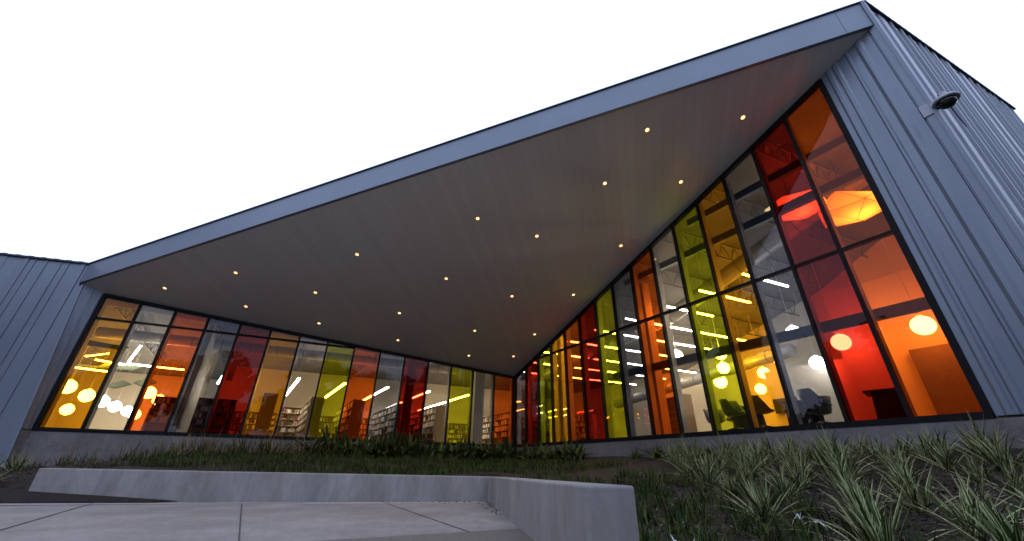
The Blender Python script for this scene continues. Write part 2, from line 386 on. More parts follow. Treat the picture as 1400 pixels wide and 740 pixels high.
# dark drip edges along the roof
q = MB()
q.bar(A+Z*(topQ+.015)+nF*.01, B+Z*(topP+.015)+nF*.01, .03, .08, Z)
q.build('roof_edge', M['edge'], BLD)
q = MB(); e1 = Pp+nL*.05
q.bar(e1+Z*(topP+.02), e1+u*10.45+Z*(topP+.02+.072*10.45), .045, .10, Z)
x = 0
while x < 10.3:
    q.bar(e1+u*x+Z*(topP+.055+.072*x), e1+u*(x+.14)+Z*(topP+.055+.072*(x+.14)), .02, .10, Z); x += .31
q.build('roof_edge', M['edge'], BLD)
q = MB(); e1 = Qp+nL*.05
q.bar(e1+Z*(topQ+.02), e1-u*15+Z*(topQ+.02-.9), .06, .10, Z)
x = .2
while x < 14.8:
    q.bar(e1-u*x+Z*(topQ+.05-.06*x), e1-u*(x+.14)+Z*(topQ+.05-.06*(x+.14)), .03, .10, Z); x += .36
q.build('roof_edge', M['edge'], BLD)

# soffit: planked sheet
def soffit_mat():
    mt, n, p = new_mat('soffit planks')
    tc = n.nodes.new('ShaderNodeTexCoord'); mp = n.nodes.new('ShaderNodeMapping')
    mp.inputs['Rotation'].default_value = (0, 0, -math.atan2(dQP.y, dQP.x))
    n.links.new(tc.outputs['Object'], mp.inputs[0])
    sx = n.nodes.new('ShaderNodeSeparateXYZ'); n.links.new(mp.outputs[0], sx.inputs[0])
    fr = n.nodes.new('ShaderNodeMath'); fr.operation = 'MULTIPLY'; fr.inputs[1].default_value = 1/.3; n.links.new(sx.outputs[0], fr.inputs[0])
    fl = n.nodes.new('ShaderNodeMath'); fl.operation = 'FLOOR'; n.links.new(fr.outputs[0], fl.inputs[0])
    wn_ = n.nodes.new('ShaderNodeTexWhiteNoise'); wn_.noise_dimensions = '1D'; n.links.new(fl.outputs[0], wn_.inputs['W'])
    cr = n.nodes.new('ShaderNodeValToRGB'); cr.color_ramp.elements[0].color = (.68, .65, .625, 1); cr.color_ramp.elements[1].color = (.72, .69, .665, 1)
    n.links.new(wn_.outputs[0], cr.inputs[0])
    fc = n.nodes.new('ShaderNodeMath'); fc.operation = 'FRACT'; n.links.new(fr.outputs[0], fc.inputs[0])
    lt = n.nodes.new('ShaderNodeMath'); lt.operation = 'LESS_THAN'; lt.inputs[1].default_value = .05; n.links.new(fc.outputs[0], lt.inputs[0])
    mx = n.nodes.new('ShaderNodeMixRGB'); mx.inputs[2].default_value = (.60, .575, .55, 1)
    n.links.new(lt.outputs[0], mx.inputs[0]); n.links.new(cr.outputs[0], mx.inputs[1]); n.links.new(mx.outputs[0], p.inputs['Base Color'])
    p.inputs['Roughness'].default_value = .38; p.inputs['Specular IOR Level'].default_value = .5
    bp = n.nodes.new('ShaderNodeBump'); bp.inputs['Strength'].default_value = .5; bp.inputs['Distance'].default_value = .01; bp.invert = True
    n.links.new(lt.outputs[0], bp.inputs['Height']); n.links.new(bp.outputs[0], p.inputs['Normal'])
    return mt
q = MB()
q.prism([S(-.05, -.05, soff(-.05, -.05)), S(aQ, -.05, soff(aQ, -.05)), S(aQ, tQ, soff(aQ, tQ)) - nF*.02, S(aP, tP, soff(aP, tP)) - nF*.02, S(-.05, tP-.06, soff(-.05, tP-.06))], (0, 0, .06))
sof = q.build('soffit', soffit_mat(), BLD)

# concrete base under the glass
q = MB()
q.prism([L(EL+.9, -.05, -2.6), L(-.0, -.05, -2.6), L(0, .3, -2.6), L(EL+.9, .3, -2.6)], (0, 0, 2.49)); q.build('foundation', M['base'], BLD)
q = MB(); q.prism([R(-.04, -.05, -2.6), R(tP+.02, -.05, -2.6), R(tP+.02, .3, -2.6), R(-.04, .3, -2.6)], (0, 0, 2.488)); q.build('foundation', M['base'], BLD)
q = MB(); c1, c2 = L(EL+.05, -.049, -2.6), S(18.50, tQ-.03, -2.6)
q.prism([c1, c2, c2-u*.3, c1-u*.3], (0, 0, 2.486)); q.build('foundation', M['base'], BLD)

# --- window walls
GL = {'amber': ((.95, .49, .03), 'amber'), 'clear': ((.86, .84, .78), 'clear'), 'orange': ((.95, .21, .028), 'orange'), 'smoke': ((.33, .37, .47), 'smoky grey'),
      'red': ((.46, .026, .013), 'red'), 'lime': ((.66, .74, .035), 'lime yellow')}
GM = {k_: glass(k_+' tinted glass', c[0], .6 if k_ in ('clear', 'smoke') else .46) for k_, c in GL.items()}
LEFT = ['orange', 'clear', 'lime', 'clear', 'red', 'smoke', 'orange', 'lime', 'clear', 'amber', 'red', 'smoke', 'orange', 'clear', 'amber']   # from the corner
RIGHT = ['smoke', 'red', 'lime', 'amber', 'orange', 'red', 'lime', 'smoke', 'orange', 'clear', 'lime', 'amber', 'smoke', 'red', 'orange']
def window_wall(Fn, Wp, cols, head, tr, dirv, nin, word):
    end = Wp*NP
    q = MB()
    i0 = .06
    for i in range(NP+1):
        s = i*Wp + (.03 if i == 0 else 0)
        zt = head(s) - .03
        wd = .075 if 0 < i < NP else .13
        if i == NP: s += .015
        q.bar(Fn(s, .02+.001*(i % 2), -.06), Fn(s, .02+.001*(i % 2), zt), wd, .14, dirv)
    q.bar(Fn(0, .021, -.05), Fn(end+.06, .021, -.05), .13, .17, Z)                    # sill
    q.bar(Fn(0, .022, head(0)-.07), Fn(end+.06, .022, head(end+.06)-.07), .13, .165, Z)   # head
    s0 = 0
    while head(s0) < tr + .12: s0 += .01
    s0 = math.ceil((s0-.3)/Wp)*Wp
    q.bar(Fn(s0, .0225, tr), Fn(end, .0225, tr), .085, .125, Z)
    fr = q.build('window_wall', M['frame'], BLD)
    q = MB()
    for i in range(0, NP+1):
        s = min(max(i*Wp, .1), end-.02)
        q.bar(Fn(s, .215, -.02), Fn(s, .215, head(s)+.25), .082, .245, dirv)
    q.build('inner_mullion', M['mullion'], fr)
    for i in range(NP):
        a, b = i*Wp, (i+1)*Wp
        rows = [(0, 0, tr, tr)] if a >= s0-.01 else [(0, 0, head(a)-.1, head(b)-.1)]
        if a >= s0-.01: rows.append((tr, tr, head(a)-.1, head(b)-.1))
        for j, (za, zb, zc, zd) in enumerate(rows):
            g_ = MB(); g_.prism([Fn(a, .0, za), Fn(b, .0, zb), Fn(b, .0, zd), Fn(a, .0, zc)], nin*.012)
            o = g_.build('glass_pane', GM[cols[i]], fr)
            o['label'] = GL[cols[i]][1] + ' glass pane'
    return fr
FL = window_wall(L, WL, LEFT, headL, TRL, u, -nL, 'left')
FR = window_wall(R, WR, RIGHT, headR, TRR, v, nR, 'right')
# steel girts behind the right glass
for z, s0 in ((2.38, 7.0), (6.15, 8.2), (7.35, 11.6)):
    q = MB(); q.bar(R(s0, .47, z), R(ER, .47, z), .26, .16, Z); q.build('girt', M['girt'], BLD)

# --- rooms behind
CZ = lambda t: 5.35 + .30*max(0, t)
q = MB()
def slab(pts, th, mi=0): q.prism(pts, (0, 0, th), mi)
q.prism([S(-13.6, -21, CZ(0)), S(24, -21, CZ(0)), S(24, -.2, CZ(0)), S(-13.6, -.2, CZ(0))], (0, 0, .25))
q.prism([S(19.2, -.2, CZ(0)+.002), S(34, -.2, CZ(0)+.002), S(34, .12, CZ(0)+.002), S(19.2, .12, CZ(0)+.002)], (0, 0, .2))
q.prism([S(-13.6, -.2, CZ(-.2)), S(-.25, -.2, CZ(-.2)), S(-.25, 0, CZ(0)), S(-13.6, 0, CZ(0))], (0, 0, .24))
q.prism([S(-13.6, 0, CZ(0)), S(-.25, 0, CZ(0)), S(-.25, 18.2, CZ(18.2)), S(-13.6, 9, CZ(9))], (0, 0, .25))
q.prism([S(-13.6, 9, CZ(9)), S(-.25, 18.2, CZ(18.2)), S(-10.3, 18.2, CZ(18.2))], (0, 0, .25))
ceilo = q.build('ceiling', M['ceil'], BLD)
q = MB()
q.prism([S(-13.6, -21, -.3), S(24, -21, -.3), S(24, -.35, -.3), S(-.35, -.35, -.3), S(-.35, 18.2, -.3), S(-10.3, 18.2, -.3), S(-13.6, 9, -.3)], (0, 0, .22))
q.build('floor', M['floor'], BLD)
def wl(name, a, b, z0, z1a, z1b, th=.15, mat=None):
    q = MB(); d_ = (V3(b)-V3(a)); d_.z = 0; n_ = d_.normalized().cross(Z)
    a0, b0 = V3((a.x, a.y, SILL+z0)), V3((b.x, b.y, SILL+z0)); a1, b1 = V3((a.x, a.y, SILL+z1a)), V3((b.x, b.y, SILL+z1b))
    q.prism([a0, b0, b1, a1], n_*th); return q.build(name, mat or M['interior'], BLD)
wl('interior_wall', S(-13.6, -21, 0), S(24, -21, 0), -.3, 5.3, 5.3)
wl('interior_wall', S(24, -21, 0), S(24, .1, 0), -.3, 5.3, 5.3)
wl('interior_wall', S(-13.6, -21, 0), S(-13.6, 9, 0), -.3, 5.3, CZ(9)-.02)
wl('interior_wall', S(-13.6, 9, 0), S(-10.3, 18.2, 0), -.3, CZ(9)-.02, CZ(18.2)-.02)
wl('interior_wall', S(-.3, 18.1, 0), S(-10.3, 18.1, 0), -.3, CZ(18.1)-.02, CZ(18.1)-.02)
wl('interior_wall', S(18.36, -.05, 0), S(24, -.05, 0), -.3, 5.3, 5.3)
wl('interior_wall', S(-.05, 16.88, 0)+nR*.34, S(-.05, 18.1, 0)+nR*.34, -.3, CZ(17)-.05, CZ(18.2)-.05)
# upstand between the glass heads and the ceiling
q = MB(); q.prism([L(0, .12, headL(0)-.02), L(24, .12, headL(18.4)-.02), L(24, .12, 5.5), L(0, .12, 5.5)], -nL*.08); q.build('interior_wall', M['interior'], BLD)
q = MB(); q.prism([R(0, .12, headR(0)-.02), R(18.2, .12, headR(18.2)-.02), R(18.2, .12, CZ(18.2)+.1), R(0, .12, CZ(0)+.1)], nR*.08); q.build('interior_wall', M['interior'], BLD)
# partitions and columns seen through the glass
wl('interior_wall', L(-7, 13.9, 0), L(15.8, 13.9, 0), -.3, 5.3, 5.3)
wl('interior_wall', L(15.3, 2.6, 0), L(15.9, 7.5, 0), -.3, 5.3, 5.3, .3)
wl('interior_wall', R(13.2, 5.6, 0), R(17.6, 5.6, 0), -.3, 5.0, 5.0)
wl('wall_panel', R(15.0, 5.3, 0), R(17.6, 5.3, 0), -.2, 2.42, 2.42, .12, surf('maroon wall panel', (.17, .13, .15), (.14, .105, .125), rough=.7))
wl('interior_wall', R(9.0, 8.6, 0), R(13.2, 8.6, 0), -.3, 3.2, 3.2)
for P, wd in ((L(1.85, .75, -.1), .52), (L(5.55, .95, -.1), .42), (R(8.75, .85, -.1), .36), (R(3.0, 1.0, -.1), .35)):
    q = MB(); q.box(P+Z*3.0, wd, wd, 6.2, YAW); q.build('column', M['interior'], BLD)
# open-web roof trusses
def truss(a, b, dep, n):
    q = MB(); a, b = V3(a), V3(b); ax = (b-a).normalized(); sd_ = ax.cross(Z).normalized()
    q.bar(a, b, .09, .07, sd_); q.bar(a-Z*dep, b-Z*dep, .08, .06, sd_)
    for i in range(n):
        p0 = a.lerp(b, i/n); p1 = a.lerp(b, (i+.5)/n)-Z*dep; p2 = a.lerp(b, (i+1)/n)
        q.tube(p0, p1, .018, 5, cap=False); q.tube(p1, p2, .018, 5, cap=False)
    return q.build('truss', M['joist'], ceilo)
for t in (1.2, 3.4, 5.6, 7.8, 10.0, 12.2, 14.4, 16.6):
    zc = CZ(t)-.12; truss(S(-.6, t, zc), S(-13 if t < 10 else -11.5+(t-10)*.1, t, zc), .75, 14)
for a in (2.5, 6.5, 10.5, 14.5, 18.0, 21.5):
    truss(S(a, -.7, 5.23), S(a, -13.5, 5.23), .5, 12)
# roof skin
q = MB(); zt_ = lambda t: CZ(t)+.3
q.poly([S(34, .2, topQ-.95), S(aQ, .2, topQ-.04), S(0, -.3, topQ+.1), S(-13.6, -.3, topQ+.1), S(-13.6, -21, 5.7), S(34, -21, 5.7)])
q.poly([S(0, -.3, topQ+.1), S(aQ, .2, topQ-.04), S(aQ, tQ, topQ-.04), S(aP, tP-.06, topP-.05)])
q.poly([S(0, -.3, topQ+.1), S(aP, tP-.06, topP-.05), S(-10.3, tP-.1, topP+.68), S(-13.6, 9, 9.5), S(-13.6, -.3, topQ+.1)])
q.build('roof', M['metal'], BLD)
wl('side_wall', S(-10.42, 18.3, 0), S(-13.8, 9, 0), -1.5, topP+.68, 9.4, .1, M['metal'])
wl('side_wall', S(-13.8, 9, 0), S(-13.8, -21.2, 0), -1.5, 9.4, 5.7, .1, M['metal'])
wl('side_wall', S(-13.8, -21.2, 0), S(34, -21.2, 0), -1.5, 5.7, 5.7, .1, M['metal'])
wl('side_wall', S(34, -21.2, 0), S(34, .2, 0), -1.9, 5.0, 5.0, .1, M['metal'])

# ------------------------------------------------------------------ soffit downlights
DL = [(3.475, 13.705), (1.072, 15.165), (3.428, 11.661), (1.07, 12.707), (6.66, 8.738), (4.274, 8.829), (1.014, 9.632), (10.027, 5.536), (6.433, 5.548),
      (3.422, 5.571), (1.014, 6.604), (13.944, 2.947), (10.978, 2.89), (7.421, 2.845), (13.38, 1.037), (10.41, .951), (6.814, .947), (3.806, 2.853),
      (3.154, .923), (1.033, 3.584), (1.031, 1.624), (16.309, 1.098)]
rows = [(16.309, 13.38, 10.41, 6.814, 3.154, 1.031), (13.944, 10.978, 7.421, 3.806, 1.033), (10.027, 6.433, 3.422, 1.014), (6.66, 4.274, 1.014), (3.428, 1.07), (3.475, 1.072)]
rowt = [1.1, 2.9, 5.6, 9.0, 12.0, 14.5]
nSO = (S(1, 0, soff(1, 0))-S(0, 0, soff(0, 0))).cross(S(0, 1, soff(0, 1))-S(0, 0, soff(0, 0))).normalized()
if nSO.z > 0: nSO = -nSO
for i, (a, t) in enumerate(DL):
    best = min(((abs(a-x)+abs(t-rowt[r])*.6, r, k_) for r, rw in enumerate(rows) for k_, x in enumerate(rw)))
    r, k_ = best[1], best[2]
    P = S(a, t, soff(a, t))
    o = empty('downlight', P)
    tag(o, 'round lit downlight, %s from left in the %s soffit row from the left window wall' % (ORD[k_], ORD[r]), 'downlight', 'downlights in the soffit')
    rot = nSO.to_track_quat('Z', 'Y').to_matrix().to_4x4(); o.rotation_euler = rot.to_euler()
    q = MB(); q.lathe([(.07, .004), (.094, .002), (.094, .012), (.07, .016), (.07, .004)], n=16); q.build('trim_ring', M['camwhite'], o)
    q = MB(); q.lathe([(.0005, .007), (.034, .0065)], n=16); q.build('lamp_disc', M['spot'], o)
    q = MB(); q.lathe([(.034, .0062), (.07, .005)], n=16); q.build('halo_ring', M['halo'], o)  # flat ring that glows by itself, standing in for the lamp's halo
    ld = bpy.data.lights.new('downlight_lamp', 'SPOT'); ld.energy = 110; ld.color = (1, .72, .42); ld.spot_size = math.radians(80); ld.spot_blend = .7; ld.shadow_soft_size = .05
    lo = bpy.data.objects.new('downlight_lamp', ld); COL.objects.link(lo); lo.location = P + nSO*.06

# ------------------------------------------------------------------ things inside: lamps
GLB = [  # world positions, label
 ((12.2, 10.96, 4.68), .56, 'round lit globe pendant hanging alone in the rightmost lower orange pane'),
 ((11.28, 12.92, 4.74), .56, 'round lit globe pendant behind the rightmost lower red pane'),
 ((12.96, 16.39, 4.90), .55, 'lower globe pendant of the pair behind the rightmost smoky grey pane'),
 ((11.41, 15.11, 5.78), .55, 'upper globe pendant of that grey pane, cut by the dark girt'),
 ((10.5, 19.27, 5.30), .54, 'middle globe pendant of three behind the rightmost lime pane'),
 ((11.66, 22.03, 5.18), .66, 'lowest globe pendant of three behind the rightmost lime pane'),
 ((10.35, 18.96, 5.91), .54, 'highest globe pendant behind the rightmost lime pane, cut by the girt'),
 ((13.23, 20.51, 5.36), .57, 'middle globe pendant of three behind the rightmost amber pane'),
 ((13.06, 19.01, 5.82), .57, 'highest globe pendant behind the rightmost amber pane, at its right edge'),
 ((13.9, 22.2, 4.85), .55, 'lowest globe pendant behind the rightmost amber pane'),
 ((8.66, 20.14, 6.09), .62, 'globe pendant behind the right-hand clear pane, cut by the girt'),
 ((-22.34, 20.37, 4.13), .66, 'highest globe pendant behind the leftmost amber pane'),
 ((-23.41, 22.52, 4.03), .66, 'globe pendant at the right edge of the leftmost amber pane'),
 ((-28.57, 26.69, 3.76), .66, 'lowest globe pendant behind the leftmost amber pane'),
 ((-24.93, 25.05, 4.07), .66, 'leftmost of three globe pendants behind the leftmost clear pane'),
 ((-26.23, 27.35, 4.06), .66, 'middle of three globe pendants behind the leftmost clear pane'),
 ((-27.79, 30.05, 4.10), .66, 'rightmost of three globe pendants behind the leftmost clear pane'),
 ((-20.97, 23.55, 4.39), .66, 'higher left globe pendant behind the leftmost orange pane'),
 ((-22.68, 26.38, 4.38), .66, 'higher right globe pendant behind the leftmost orange pane'),
 ((-24.7, 27.34, 3.58), .65, 'small lowest globe pendant behind the leftmost orange pane'),
 ((-21.96, 26.65, 3.84), .62, 'globe pendant at the lower right edge of the leftmost orange pane'),
]
def ico(r, sub=3):
    bm = bmesh.new(); bmesh.ops.create_icosphere(bm, subdivisions=sub, radius=r); me = bpy.data.meshes.new('globe'); bm.to_mesh(me); bm.free()
    me.polygons.foreach_set('use_smooth', [True]*len(me.polygons)); return me
gme = ico(.5)
gme.materials.append(M['globe'])
for P, D, lab in GLB:
    o = empty('globe_pendant', P); tag(o, lab, 'pendant lamp', 'globe pendants in the library')
    b = bpy.data.objects.new('globe', gme); COL.objects.link(b); b.parent = o; b.scale = (D, D, D)
    rel = V3(P) - O; t_ = -(rel.dot(nL.normalized()))  # rough depth only for the rod length
    q = MB(); topz = (6.9 if P[0] < 0 else min(SILL+CZ(0)+1.6, P[2]+3.2)) - P[2]
    q.tube((0, 0, D/2-.01), (0, 0, topz), .012, 6); q.tube((0, 0, D/2-.02), (0, 0, D/2+.06), .07, 10); q.build('rod', M['white'], o)

def line_lamp(A, B, lab, grp, wd=.11):
    A, B = V3(A), V3(B); c = (A+B)/2; o = empty('line_lamp', c); tag(o, lab, 'line lamp', grp)
    q = MB(); d_ = (B-A).normalized(); s_ = d_.cross(Z).normalized()
    q.bar(A-c, B-c, wd, .05, s_); q.build('diffuser', M['tube'], o)
    q = MB(); q.bar(A-c+Z*.052, B-c+Z*.052, wd+.02, .05, s_)
    for f_ in (.1, .9): P = (A-c).lerp(B-c, f_); q.tube(P+Z*.07, P+Z*1.6, .006, 4)
    q.build('housing', M['white'], o)
k_ = 0
for s0, s1, y0, y1 in ((11.99, 10.84, 10.92, 3.46), (9.47, 8.56, 9.71, 3.70), (7.07, 6.25, 10.0, 3.81), (4.99, 3.81, 13.4, 3.98), (2.49, 1.29, 13.4, 4.09)):
    line_lamp(L(s0, y0, 3.0), L(s1, y1, 3.0), 'long lit line lamp running away from the left window wall, %s from the left' % ORD[k_], 'line lamps over the bookcases'); k_ += 1
zR = 4.75; kf = (zR+1.057)/(4.2+1.057)
k_ = 0
for t in (13.5, 12.05, 10.5, 8.83, 7.1, 5.2, 3.0, .8, -1.65):
    # plan distances scale with the mounting height
    base = S(0, t, 0); pl = V3((base.x*kf, base.y*kf, 0)); rel = pl - V3((O.x, O.y, 0))
    tt = (rel.x*(-u.y) - rel.y*(-u.x))/((-v.x)*(-u.y) - (-v.y)*(-u.x))
    L0 = {0: -3.0, 1: -3.4, 2: -3.6}.get(k_, -8.5 if k_ < 6 else -12.5)
    line_lamp(S(-.75, tt, zR), S(L0, tt, zR), 'lit line lamp square to the right window wall, %s row from its tall end' % ORD[k_], 'line lamps in the right hall', .045); k_ += 1
# V of line lamps in the far left room
vl = [((-16.9, 17.6, 5.3), (-17.9, 20.3, 4.9)), ((-18.3, 20.0, 4.6), (-15.9, 20.9, 4.6)), ((-20.6, 18.8, 4.3), (-18.6, 19.5, 4.3)), ((-20.9, 18.0, 3.7), (-19.2, 18.9, 3.8))]
vl = [(L(17.6, 3.0, 3.75), L(18.6, 5.2, 3.35)), (L(18.5, 5.0, 3.25), L(16.4, 5.6, 3.3)), (L(19.6, 4.6, 3.25), L(18.6, 5.1, 3.2)), (L(20.2, 4.0, 2.75), L(18.9, 4.6, 2.75)), (L(19.9, 6.2, 3.9), L(19.8, 4.2, 3.3))]
for (A, B), lab in zip(vl, ('steep lit line lamp behind the leftmost clear pane', 'level lit line lamp crossing the leftmost clear pane', 'short level line lamp in the middle of the leftmost amber pane', 'lowest lit line lamp behind the leftmost amber pane', 'short steep line lamp behind the leftmost amber pane')):
    line_lamp(A, B, lab, 'line lamps in the far left room', .07)

line_lamp(L(14.3, 4.2, 3.05), L(14.75, 5.6, 2.75), 'short lit line lamp above the low bookcase behind the left red pane', 'line lamps over the bookcases', .10)
# big faceted paper shades behind the top right panes
def faceted(P, rad, lab, seed):
    rnd = random.Random(seed); bm = bmesh.new(); bmesh.ops.create_icosphere(bm, subdivisions=1, radius=1)
    for vx in bm.verts: vx.co *= rnd.uniform(.8, 1.15); vx.co.z *= .5; vx.co.x *= 1.15
    bm.transform(Matrix.Scale(rad, 4)); me = bpy.data.meshes.new('shade'); bm.to_mesh(me); bm.free(); me.materials.append(M['shade'])
    o = empty('faceted_pendant', P); tag(o, lab, 'pendant lamp', 'faceted pendants')
    b = bpy.data.objects.new('lamp_shade', me); COL.objects.link(b); b.parent = o
    ld = bpy.data.lights.new('shade_lamp', 'POINT'); ld.energy = 110; ld.color = (1, .78, .5); ld.shadow_soft_size = .08
    lo = bpy.data.objects.new('shade_lamp', ld); COL.objects.link(lo); lo.location = V3(P) + V3((.1, -.1, .06))
    q = MB(); q.tube((0, 0, rad*.38), (0, 0, 2.0), .012, 6)
    for e in me.edges:
        q.tube(me.vertices[e.vertices[0]].co*1.004, me.vertices[e.vertices[1]].co*1.004, .006, 4, cap=False)
    q.build('wire_frame', M['girt'], o)
faceted((10.61, 9.94, 8.14), .95, 'large faceted lit shade behind the top orange pane', 3)
faceted((10.25, 11.6, 9.35), .9, 'large faceted lit shade behind the top red pane', 8)

# ducts
def duct(pts, r, lab):
    c = V3(pts[0]); o = empty('duct', c); tag(o, lab, 'air duct', 'round air ducts')
    q = MB()
    for a, b in zip(pts[:-1], pts[1:]): q.tube(V3(a)-c, V3(b)-c, r, 18)
    q.build('pipe', M['duct'], o, smooth=False)
    q = MB()
    for a, b in zip(pts[:-1], pts[1:]):
        a, b = V3(a)-c, V3(b)-c; n_ = max(2, int((b-a).length/1.2)); ax = (b-a).normalized()
        for i in range(n_): P = a.lerp(b, i/n_); q.tube(P, P+ax*.05, r+.015, 18)
    q.build('collar', M['joist'], o)
duct([S(-4.2, -6, 4.3), S(-4.2, 7, 5.6), S(-4.2, 15.5, 8.2)], .34, 'long round duct running along the right hall under its trusses')
duct([S(-11.5, -5, 3.4), S(-8.2, 9.5, 3.9)], .30, 'low round duct behind the rightmost lime and amber panes')
duct([L(2, 4.6, 4.55), L(20, 4.6, 4.55)], .26, 'round duct running along the left window wall near its top')

# felt baffles in the far left room
for P, rz, sx, tl, lab, mt in ((L(19.3, 3.2, 3.72), .5, 2.3, .10, 'big dark grey green felt baffle behind the leftmost amber pane', 'baffle'),
                           (L(18.0, 3.6, 2.15), -.5, 1.2, .2, 'slanted grey green felt baffle low in the leftmost clear pane', 'baffle'),
                           (L(17.3, 4.2, 2.45), -.5, 1.1, .25, 'pale slanted felt baffle at the right edge of the leftmost clear pane', 'baffle'),
                           (L(18.6, 4.5, 2.95), .2, 1.6, .0, 'thin level felt baffle above the globes in the leftmost clear pane', 'baffle'),
                           (L(19.7, 5.0, 2.9), .3, 1.5, .0, 'thin dark felt baffle beside the lamp in the leftmost amber pane', 'baffle')):
    o = empty('felt_baffle', P, rz); tag(o, lab, 'baffle', 'felt baffles')
    q = MB(); q.prism([(-sx/2, -.25, -.14), (sx/2, -.25, -.14-tl), (sx/2, .25, .10-tl), (-sx/2, .25, .18)], (0, .03, .05)); q.build('panel', M[mt], o)
    q = MB()
    for x in (-.4, .4): q.tube((x*sx, 0, .1-tl/2), (x*sx, 0, 1.8), .006, 4)
    q.build('cable', M['white'], o)

# ------------------------------------------------------------------ bookcases and books
books = MB()
def bookcase(c, rz, ln, ht, dep, lab, double=True, seed=0):
    """c: floor point at the middle; runs along local y"""
    o = empty('bookcase', c, rz); tag(o, lab, 'bookcase', 'library bookcases')
    q = MB()
    for s_ in (-1, 1): q.box((0, s_*(ln/2-.02), ht/2), dep, .04, ht)
    q.build('end_panel', M['wood'], o)
    nb = max(1, int(ln/.95)); ns = 6
    q = MB()
    for k in range(ns+1): q.box((0, 0, .05+k*(ht-.07)/ns), dep-.02, ln-.09, .028)
    q.build('shelf', M['wood'], o)
    q = MB()
    for k in range(1, nb): q.box((0, -ln/2+ln*k/nb, ht/2), dep-.03, .025, ht-.02)
    if double: q.box((0, 0, ht/2), .02, ln-.1, ht-.05)
    else: q.box((-dep/2+.02, 0, ht/2), .02, ln-.1, ht-.05)
    q.build('divider', M['wood'], o)
    rnd = random.Random(seed); mw = Matrix.Translation(c) @ Matrix.Rotation(rz, 4, 'Z')
    for side in ((1, -1) if double else (1,)):
        for k in range(2, ns):
            z0 = .05+k*(ht-.07)/ns+.015; y = -ln/2+.06
            while y < ln/2-.1:
                if rnd.random() < .12: y += rnd.uniform(.05, .25); continue
                th = rnd.uniform(.03, .075); hh = rnd.uniform(.17, .27); dd = rnd.uniform(.14, .2)
                x = side*(dep/2-.03-dd/2) if double else (dep/2-.03-dd/2)
                P = mw @ V3((x, y+th/2, z0+hh/2)); books.box(P, dd, th-.004, hh, rz, rnd.choice((0, 0, 1, 2, 3, 4, 4, 5))); y += th
    return o
FLR = -.08
bdir = (L(2.49-1.29, 9.5, 0) - L(0, 0, 0)).normalized()
brz = math.atan2(bdir.y, bdir.x) - math.pi/2
rowsB = ((3.25, 3.0, 5.6), (5.35, 3.3, 5.6), (7.72, 3.0, 5.0), (9.72, 3.2, 4.6), (11.85, 3.0, 4.2))
for i, (s, d0, ln) in enumerate(rowsB):
    c = L(s, d0, FLR) + bdir*ln/2
    bookcase(c, brz, ln, 2.18, .62, 'tall double-sided bookcase end-on to the left glass, %s from the corner' % ORD[i], True, i)
for i, (a, t) in enumerate(((-1.6, -2.6), (-3.8, -2.0), (-6.0, -1.2))):
    bookcase(S(a, t, FLR) + bdir*2.2, brz, 4.4, 2.1, .62, 'tall double-sided bookcase beyond the corner, %s seen through the right glass' % ORD[i], True, 50+i)
for i in range(5):
    bookcase(L(14.0-i*4.0, 13.55, FLR), math.atan2(u.y, u.x)-math.pi/2, 3.8, 2.3, .36, 'wall bookcase along the far white wall of the left room, %s from the left' % ORD[i], False, 70+i)
lrz = math.atan2(-u.y, -u.x) - math.pi/2
bookcase(L(13.95, 3.2, FLR), math.atan2(u.y, u.x)+math.pi/2+math.pi, 1.5, 1.78, .34, 'low bookcase facing the glass behind the left red pane', False, 21)
bookcase(L(15.55, 2.3, FLR), math.atan2(u.y, u.x)+math.pi/2+math.pi+.2, 1.0, 1.62, .34, 'bookcase facing the glass behind the left smoky grey pane', False, 22)
bookcase(L(10.9, 8.4, FLR), math.atan2(u.y, u.x)+math.pi/2+math.pi, 1.9, 2.2, .34, 'bookcase at the back behind the left clear pane between two bookcase ends', False, 23)
bookcase(L(17.0, 9.0, FLR), math.atan2(u.y, u.x)+math.pi/2+math.pi, 2.4, 1.75, .34, 'bookcase far back behind the leftmost orange pane', False, 24)
bk_ = books.build('books', BOOKS, kind='stuff', merge=False)
bk_['label'] = 'rows of books of mixed colours on the library bookcases'; bk_['category'] = 'books'

# ------------------------------------------------------------------ tables and chairs behind the right glass
def table(P, rz, sx, sy, ht, lab):
    o = empty('table', P, rz); tag(o, lab, 'table', 'library tables')
    q = MB(); q.box((0, 0, ht-.02), sx, sy, .045); q.build('table_top', M['dark'], o, bevel=.008)
    for x in (-1, 1):
        q = MB(); q.prism([(x*sx*.36, -sy*.42, 0), (x*sx*.36, sy*.42, 0), (x*sx*.44, sy*.30, ht-.05), (x*sx*.44, -sy*.30, ht-.05)], (.05, 0, 0)); q.build('leg', M['dark'], o)
    q = MB(); q.bar((-sx*.4, 0, ht-.09), (sx*.4, 0, ht-.09), .05, .06, Z); q.build('rail', M['dark'], o)
table(R(12.6, 2.6, FLR), YAW+.35, 1.7, .8, .93, 'dark table behind the rightmost amber pane')
table(R(14.75, 2.5, FLR), YAW+.35, 1.0, .8, 1.0, 'tall dark table behind the rightmost lower red pane')
table(R(10.9, 2.6, FLR), YAW+.2, 1.3, .8, .95, 'table behind the rightmost lime pane')
